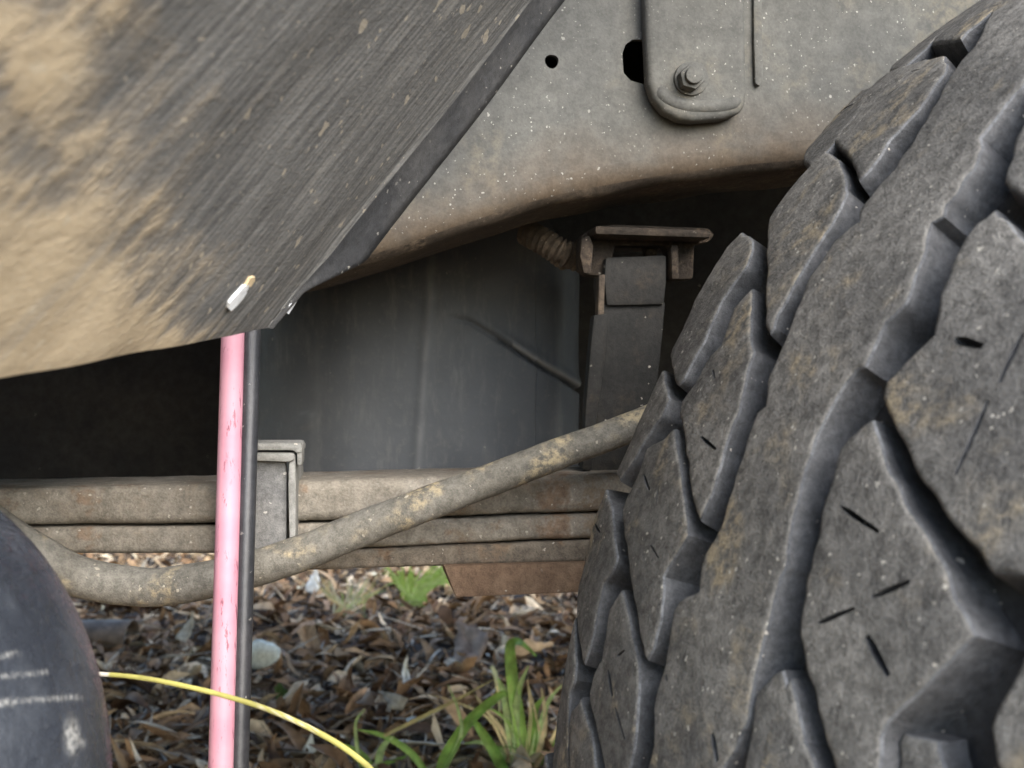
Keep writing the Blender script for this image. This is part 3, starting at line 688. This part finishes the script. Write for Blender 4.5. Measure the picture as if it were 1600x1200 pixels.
def gz(x, y):
    f = 1/(1+max(0, math.hypot(x, y)-6)*.3)
    return f*(.035*noise.noise((x*1.3, y*1.3, 0))+.016*noise.noise((x*5, y*5, 3)))
def cl(lo, hi, mid0, mid1, n):
    a = list(np.linspace(mid0, mid1, n)); s = (mid1-mid0)/n; x = mid0; d = s
    L = [];
    while x > lo: d *= 1.35; x -= d; L.append(x)
    x = mid1; d = s; H = []
    while x < hi: d *= 1.35; x += d; H.append(x)
    return L[::-1]+a+H
gx = cl(-150, 150, -1.6, 1.6, 110); gy = cl(-150, 300, -.6, 4.5, 150)
near0 = gz(0, 0)
V = [(x, y, gz(x, y)-.012) for x in gx for y in gy]; W = len(gy)
Fc = [(i*W+j, (i+1)*W+j, (i+1)*W+j+1, i*W+j+1) for i in range(len(gx)-1) for j in range(W-1)]
me = bpy.data.meshes.new('ground'); me.from_pydata(V, [], Fc); me.materials.append(M['soil']); me.shade_smooth()
g = link('ground', me); kind(g, 'structure')

def leaf_geo(L, Wd, curl, fold, rnd, rows=5):
    """a dry leaf: mid-rib plus two edges, curled lengthwise and folded along the rib"""
    out = []; k = rnd.uniform(.3, .55)
    for i in range(rows+1):
        t = i/rows; w = Wd*.5*(math.sin(math.pi*min(1, t**k if t > 0 else 0))+.04)
        a = curl*(t-.5); x = (math.sin(a)/curl if abs(curl) > .05 else t-.5)*L; z = ((1-math.cos(a))/curl if abs(curl) > .05 else 0)*L
        for sgn in (-1, 0, 1):
            out.append((x+rnd.uniform(-.03, .03)*L*(sgn != 0), sgn*w*rnd.uniform(.8, 1.1)+rnd.uniform(-.05, .05)*Wd, z+abs(sgn)*fold*w+rnd.uniform(-.04, .04)*Wd))
    fc = [(i*3+s, i*3+s+1, i*3+s+4, i*3+s+3) for i in range(rows) for s in (0, 1)]
    return out, fc
PAL0 = [(.16, .115, .075), (.11, .078, .052), (.2, .155, .105), (.26, .215, .155), (.33, .29, .225), (.075, .052, .038), (.42, .4, .34), (.15, .12, .095), (.23, .165, .11), (.5, .47, .4)]
PAL = [(r*1.5, g_*1.27, b_*1.02) for r, g_, b_ in PAL0]
WTS = [16, 18, 12, 9, 8, 18, 5, 10, 9, 3.5]
rnd = random.Random(11)
V, Fc, CO = [], [], []
def put_leaf(x, y, L, Wd, yaw, tilt, roll, curl, fold, col, lift=0.):
    pts, fc = leaf_geo(L, Wd, curl, fold, rnd); R = Matrix.Rotation(yaw, 3, 'Z') @ Matrix.Rotation(tilt, 3, 'Y') @ Matrix.Rotation(roll, 3, 'X')
    P = [R @ Vector(p) for p in pts]; mz = min(p.z for p in P); z0 = gz(x, y)-.012-mz*.7+lift; b = len(V)
    V.extend([(p.x+x, p.y+y, p.z+z0) for p in P]); Fc.extend([tuple(i+b for i in f) for f in fc]); CO.extend([col]*len(P))
for _ in range(24000):
    y = 1.15+4.2*rnd.random()**1.25; x = rnd.uniform(-.62, .42)*y+rnd.uniform(-.35, .35)
    c = rnd.choices(PAL, WTS)[0]; j = rnd.uniform(.75, 1.25)
    if y > 2.75: c = tuple(v*1.0 for v in rnd.choices(PAL, [10, 7, 12, 14, 16, 5, 12, 8, 8, 10])[0])  # paler mix past the truck: open daylight put into the leaf colours
    c = tuple(min(.8, v*j) for v in c)
    L = rnd.choice([.022, .03, .04, .055, .07, .085, .105])*rnd.uniform(.8, 1.2); Wd = L*rnd.uniform(.13, .32)
    put_leaf(x, y, L, Wd, rnd.uniform(0, 6.28), rnd.gauss(0, .35), rnd.gauss(0, .5), rnd.uniform(-2.4, 2.4), rnd.uniform(-.4, 1.2), c, rnd.uniform(0, .012))
for _ in range(5500):                                   # coarser cover in front of and around the camera
    y = rnd.uniform(-3.2, 1.2); x = rnd.uniform(-2.4, 2.4); c = tuple(v*rnd.uniform(.9, 1.3) for v in rnd.choices(PAL, [10, 7, 12, 14, 12, 5, 8, 8, 8, 5])[0])
    L = rnd.uniform(.09, .17); put_leaf(x, y, L, L*rnd.uniform(.3, .5), rnd.uniform(0, 6.28), rnd.gauss(0, .15), rnd.gauss(0, .2), rnd.uniform(-.8, .8), rnd.uniform(-.2, .4), c, rnd.uniform(0, .012))
for _ in range(6000):                                   # thin twigs and shreds
    y = 1.15+3.6*rnd.random()**1.2; x = rnd.uniform(-.6, .4)*y+rnd.uniform(-.3, .3); L = rnd.uniform(.04, .16)
    put_leaf(x, y, L, rnd.uniform(.003, .006), rnd.uniform(0, 6.28), rnd.gauss(0, .2), rnd.uniform(-1, 1), rnd.uniform(-.7, .7), .5, rnd.choice([(.2, .16, .11), (.1, .075, .05), (.38, .34, .27)]), rnd.uniform(.003, .02))
me = bpy.data.meshes.new('leaf_litter'); me.from_pydata(V, [], Fc); me.materials.append(M['litter']); me.shade_smooth()
ca = me.color_attributes.new('col', 'FLOAT_COLOR', 'POINT'); ca.data.foreach_set('color', np.array([(*c, 1) for c in CO], dtype=np.float32).ravel())
lit = link('leaf_litter', me); kind(lit, 'stuff'); tag(lit, 'brown and grey dead leaf litter covering the soil under the truck', 'leaf litter')

def colour(o, c):
    me = o.data; ca = me.color_attributes.new('col', 'FLOAT_COLOR', 'POINT'); n = len(me.vertices)
    cs = c if isinstance(c, list) else [c]*n
    ca.data.foreach_set('color', np.array([(*q, 1) for q in cs], dtype=np.float32).ravel()); return o
def gp(u, v):
    y = HC*F/(v-600); p = at(u, v, y); return p
def single_leaf(u, v, lpx, wpx, yaw, tilt, roll, curl, fold, col, label, name='fallen_leaf', seed=1, lift=.006, rows=9):
    p = gp(u, v); r = random.Random(seed); s = p.y/F
    pts, fc = leaf_geo(lpx*s, wpx*s, curl, fold, r, rows); R = Matrix.Rotation(yaw, 3, 'Z') @ Matrix.Rotation(tilt, 3, 'Y') @ Matrix.Rotation(roll, 3, 'X')
    P = [R @ Vector(q) for q in pts]; mz = min(q.z for q in P); z0 = max(gz(p.x, p.y)-.012, 0)-mz+lift-.006
    o = make(name, [(q.x+p.x, q.y+p.y, q.z+z0) for q in P], fc, M['litter'], base=True)
    so = o.modifiers.new('thickness', 'SOLIDIFY'); so.thickness = .0006
    colour(o, [tuple(min(.85, c*random.Random(i*7+seed).uniform(.85, 1.12)) for c in col) for i in range(len(o.data.vertices))])
    tag(o, label, 'leaf'); return o
single_leaf(672, 1192, 155, 34, .02, 0, -.25, .25, .3, (.46, .38, .27), 'long pale tan gum leaf lying flat below the grass blades', seed=3, lift=.03)
single_leaf(668, 1158, 70, 30, .5, -.3, -.3, .4, .5, (.42, .4, .33), 'short greyish white leaf just behind the long tan gum leaf', seed=4, lift=.035)
single_leaf(835, 1055, 66, 50, .3, -.2, -.9, .5, .4, (.5, .37, .24), 'crumpled orange tan leaf behind the folded grass blade', seed=5, lift=.03)
single_leaf(735, 1048, 95, 60, 2.0, -.5, -.7, .6, .5, (.25, .19, .15), 'broad upright brown leaf beside the crumpled orange tan leaf', seed=6, lift=.03)
single_leaf(632, 1096, 62, 20, 1.7, -.8, .4, 1.6, .6, (.55, .55, .48), 'whitish curled leaf strip standing up from the litter', seed=8, lift=.04)
single_leaf(300, 1018, 54, 30, 1.5, -.9, -.5, 1.1, .8, (.42, .36, .26), 'cupped leaf with pale rim left of the pink rod', seed=9, lift=.03)
single_leaf(293, 1045, 80, 15, .5, 0, -.4, .2, .4, (.33, .32, .29), 'narrow grey leaf lying slanted left of the pink rod', seed=10, lift=.03)
single_leaf(492, 940, 44, 26, 1.6, -1.0, -.3, .3, .3, (.62, .6, .53), 'upright white leaf under the dusty hose', seed=12, lift=.03)
single_leaf(525, 1002, 70, 22, .1, 0, -.4, 1.2, .4, (.42, .37, .29), 'arched pale leaf right of the black rod', seed=13, lift=.03)
single_leaf(610, 1128, 60, 30, 2.4, -.3, -.4, -.5, .4, (.33, .28, .2), 'dull brown leaf beside the low grass blades', seed=14, lift=.03)
single_leaf(820, 980, 40, 20, .2, -.3, -.5, .5, .4, (.55, .5, .42), 'small cream leaf under the rusty axle pad', seed=15, lift=.03)
# curled bark with pale rim
p = gp(160, 1012); s = p.y/F; V, Fc, cs = [], [], []
for i in range(7):
    for j in range(17):
        a = math.radians(-20+230*j/16); r = s*(38+3*noise.noise((i*.9, j*.5, 2))); x = (i/6-.5)*92*s
        V.append((p.x+x+.004*noise.noise((i, j*.6, 7)), p.y+r*math.cos(a), .026+r*math.sin(a)*.6)); cs.append((.3, .29, .25) if j in (0, 16) else (.11, .085, .065))
Fc = [(i*17+j, (i+1)*17+j, (i+1)*17+j+1, i*17+j+1) for i in range(6) for j in range(16)]
bk = make('bark_curl', V, Fc, M['litter'], base=True); colour(bk, cs); bk.modifiers.new('thickness', 'SOLIDIFY').thickness = .003
tag(bk, 'curled piece of dark bark with pale rim beside the black side step', 'bark')
# pale stone
M['stone'] = dirty('pale_stone', (.5, .52, .45), (.4, .41, .36), big=12, keep=.03, rough=.85)
p = gp(408, 1060); s = p.y/F; bm = bmesh.new(); bmesh.ops.create_icosphere(bm, subdivisions=3, radius=1)
for v in bm.verts:
    d = v.co.normalized(); k = 1+.22*noise.noise(d*1.4+Vector((3, 1, 4)))+.06*noise.noise(d*4); v.co = Vector((d.x*27*s*k, d.y*22*s*k, d.z*22*s*k))
me = bpy.data.meshes.new('stone'); bm.to_mesh(me); bm.free(); me.materials.append(M['stone']); me.shade_smooth()
so = link('stone', me, None, (p.x, p.y, .045)); tag(so, 'small pale grey green stone beside the black rod', 'stone')

def blade(parent, pts, w0, col, name='blade', tip=.15, fold=.35, facing=None):
    P = smooth_path(pts, 7); n = len(P); V, Fc, cs = [], [], []
    for i, p in enumerate(P):
        t = i/(n-1); d = (P[min(i+1, n-1)]-P[max(i-1, 0)]).normalized(); side = d.cross(Vector(facing or (0, -1, .25)))
        if side.length < .1: side = Vector((1, 0, 0))
        side.normalize(); nn = side.cross(d); w = w0*.5*(1-(t**2.2)*(1-tip))*(.65+.35*min(1, t*4))
        for sg in (-1, -.5, 0, .5, 1): V.append(p+side*w*sg-nn*fold*w*(1-abs(sg))); cs.append(tuple(c*(1.15 if sg == 0 else .9+.2*random.random()) for c in col))
    for i in range(n-1):
        for j in range(4): Fc.append((i*5+j, i*5+j+1, (i+1)*5+j+1, (i+1)*5+j))
    o = make(name, V, Fc, M['blade'], parent, angle=70); colour(o, cs); return o
def tuft(name, u, v, blades, label, cat='grass', col=(.1, .17, .03)):
    p = gp(u, v); p.z = 0; e = empty(name, tuple(p)); tag(e, label, cat)
    for pxs, w, c in blades:
        pts = [at(q[0], q[1], p.y+(q[2] if len(q) > 2 else 0)) for q in pxs]
        blade(e, pts, w*p.y/F, c or col)
    return e
G1, G2, G3, ST, LG = (.15, .25, .05), (.22, .34, .08), (.1, .17, .04), (.5, .41, .22), (.3, .38, .15)
tuft('grass_tuft', 818, 1215, [
  ([(822, 1215), (815, 1150), (803, 1080), (797, 1020), (801, 1004), (815, 1005, -.02), (838, 1025, -.04)], 21, G2),
  ([(815, 1215), (800, 1140), (790, 1090), (778, 1060)], 22, LG), ([(826, 1215), (832, 1150), (836, 1110), (850, 1088)], 16, G1),
  ([(822, 1215), (842, 1140), (858, 1095), (878, 1070)], 10, LG), ([(818, 1215), (829, 1120), (824, 1060)], 6, ST), ([(826, 1215), (845, 1165), (838, 1120), (826, 1070)], 5, ST),
  ([(812, 1215), (806, 1130), (812, 1075), (826, 1040)], 13, LG), ([(824, 1215), (846, 1160), (852, 1120), (846, 1075)], 10, ST), ([(816, 1215), (785, 1175), (752, 1160), (725, 1162)], 10, LG), ([(828, 1215), (866, 1150), (884, 1110), (892, 1060)], 7, ST), ([(806, 1215), (770, 1130), (720, 1100), (670, 1085)], 5, ST), ([(820, 1215), (812, 1160), (786, 1120), (750, 1100)], 7, G2),
  ([(812, 1215), (790, 1150), (762, 1112), (742, 1085)], 8, ST), ([(832, 1215), (856, 1170), (876, 1150)], 12, G1), ([(830, 1215), (820, 1180), (800, 1165), (770, 1170)], 12, G3)],
  'grass tuft with a folded broad green blade beside the tyre')
tuft('grass_tuft', 690, 1225, [
  ([(682, 1225), (698, 1180), (735, 1125), (782, 1086), (792, 1088)], 20, G1), ([(800, 1230), (775, 1180), (750, 1140), (735, 1120)], 19, G1),
  ([(672, 1215), (640, 1175), (600, 1150), (560, 1140)], 12, G2), ([(600, 1150), (660, 1120), (720, 1090), (770, 1062)], 7, (.32, .27, .12)), ([(690, 1215), (720, 1150), (716, 1110), (700, 1070)], 7, LG)],
  'two crossing wide green grass blades in front of the litter')
tuft('grass_tuft', 585, 1225, [
  ([(592, 1230), (570, 1190), (548, 1172), (520, 1160)], 20, G2), ([(600, 1230), (592, 1190), (600, 1165), (616, 1150)], 14, LG), ([(580, 1230), (590, 1200), (640, 1180)], 12, G1), ([(575, 1230), (560, 1180), (556, 1130), (570, 1108)], 7, LG)],
  'low green grass blades at the foot of the yellow stalk')
far = [([(640+random.uniform(-18, 30), 948), (640+dx*.4, 920+random.uniform(-6, 6)), (640+dx, 892+dy), (640+dx*1.5, 886+dy*1.6)], random.uniform(2.5, 6), random.choice([G2, LG, (.22, .33, .07)])) for dx, dy in [(random.uniform(-40, 70), random.uniform(-6, 20)) for _ in range(64)]]
tuft('grass_tuft', 640, 945, far, 'bright green grass tuft growing beyond the leaf spring')
far = [([(540+random.uniform(-30, 40), 965), (545+dx*.5, 935), (550+dx, 905+dy)], random.uniform(2, 4.5), random.choice([ST, LG, (.45, .43, .33)])) for dx, dy in [(random.uniform(-60, 60), random.uniform(-10, 25)) for _ in range(44)]]
tuft('grass_tuft', 545, 962, far, 'straw coloured dry grass left of the bright green tuft')
tuft('weed', 440, 1100, [([(442, 1100), (440, 1085), (430, 1073)], 24, (.1, .16, .05)), ([(442, 1100), (448, 1085), (456, 1080)], 20, (.12, .18, .06)), ([(442, 1100), (438, 1080), (436, 1066)], 18, (.1, .17, .05))], 'small round leaved green weed right of the black rod', 'weed')
# straw
o = blade(None, [gp(768, 1085)+Vector((0, 0, .05)), gp(776, 1105)+Vector((0, 0, .045)), gp(783, 1150)+Vector((0, 0, .02))], .009, (.6, .42, .08), 'straw'); tag(o, 'short yellow straw lying beside the folded grass blade', 'straw')
# yellow grass stalk arching in front of the rods
SY = .335
pts = [Vector((.01, SY, -.012)), Vector((.005, SY, .15)), Vector((-.012, SY, .30)), at(660, 1330, SY), at(598, 1225, SY), at(556, 1182, SY), at(500, 1146, SY), at(420, 1109, SY), at(335, 1083, SY), at(250, 1064, SY), at(195, 1056, SY), at(152, 1053, SY)]
P = smooth_path(pts, 8); n = len(P); V, Fc, cs = [], [], []
for i, p in enumerate(P):
    t = i/(n-1); d = (P[min(i+1, n-1)]-P[max(i-1, 0)]).normalized(); side = d.cross(Vector((0, -1, .2))).normalized(); nn = side.cross(d)
    w = .0011*(1-.4*t)*(1+.1*noise.noise((t*40, 0, 0)))
    for j in range(8):
        a = 2*math.pi*j/8; r = w*(.55 if j in (2,) else 1); V.append(p+side*math.cos(a)*r-nn*math.sin(a)*r*.6)
        c = (.36, .335, .10) if j not in (2, 3) else (.2, .17, .04)
        if t > .965: c = (.6, .56, .48)
        if .55 < t < .66 and noise.noise((t*90, j, 3)) > .05: c = (.5, .46, .3)
        cs.append(c)
for i in range(n-1):
    for j in range(8): k = (j+1) % 8; Fc.append((i*8+j, i*8+k, (i+1)*8+k, (i+1)*8+j))
Fc.append(tuple(range(8))[::-1]); Fc.append(tuple((n-1)*8+j for j in range(8)))
stalk = make('grass_stalk', V, Fc, M['blade'], base=True, angle=60); colour(stalk, cs); tag(stalk, 'yellow grass stalk with white tip arching across the pink rod', 'grass stalk')

# ------------------------------------------------------------------ two rods standing against the rail
def rod(u0, u1, r, m, name, label, dy=0.):
    def yy(z): return .468+dy+.20*(z-HC)
    a = at(u0, 520, yy(HC+.022)); b = at(u1, 1200, yy(HC-.158)); d = (b-a)
    pts = [a+d*t for t in [(-.8+(1.0+.8)*i/10) for i in range(11)]]
    k = (b.z+.02)/(-d.z); pts += [b+d*(k*i/8) for i in range(1, 9)]
    o = tube(name, pts, r, m, seg=24, base=True); tag(o, label, 'rod', 'rods beside the side step'); return o
rod(364, 345, .0050, M['pink'], 'pink_rod', 'scuffed pink plastic rod standing upright against the chassis rail')
rod(393, 373, .0040, M['blackrod'], 'black_rod', 'thin black rubber rod standing right against the pink rod', .004)
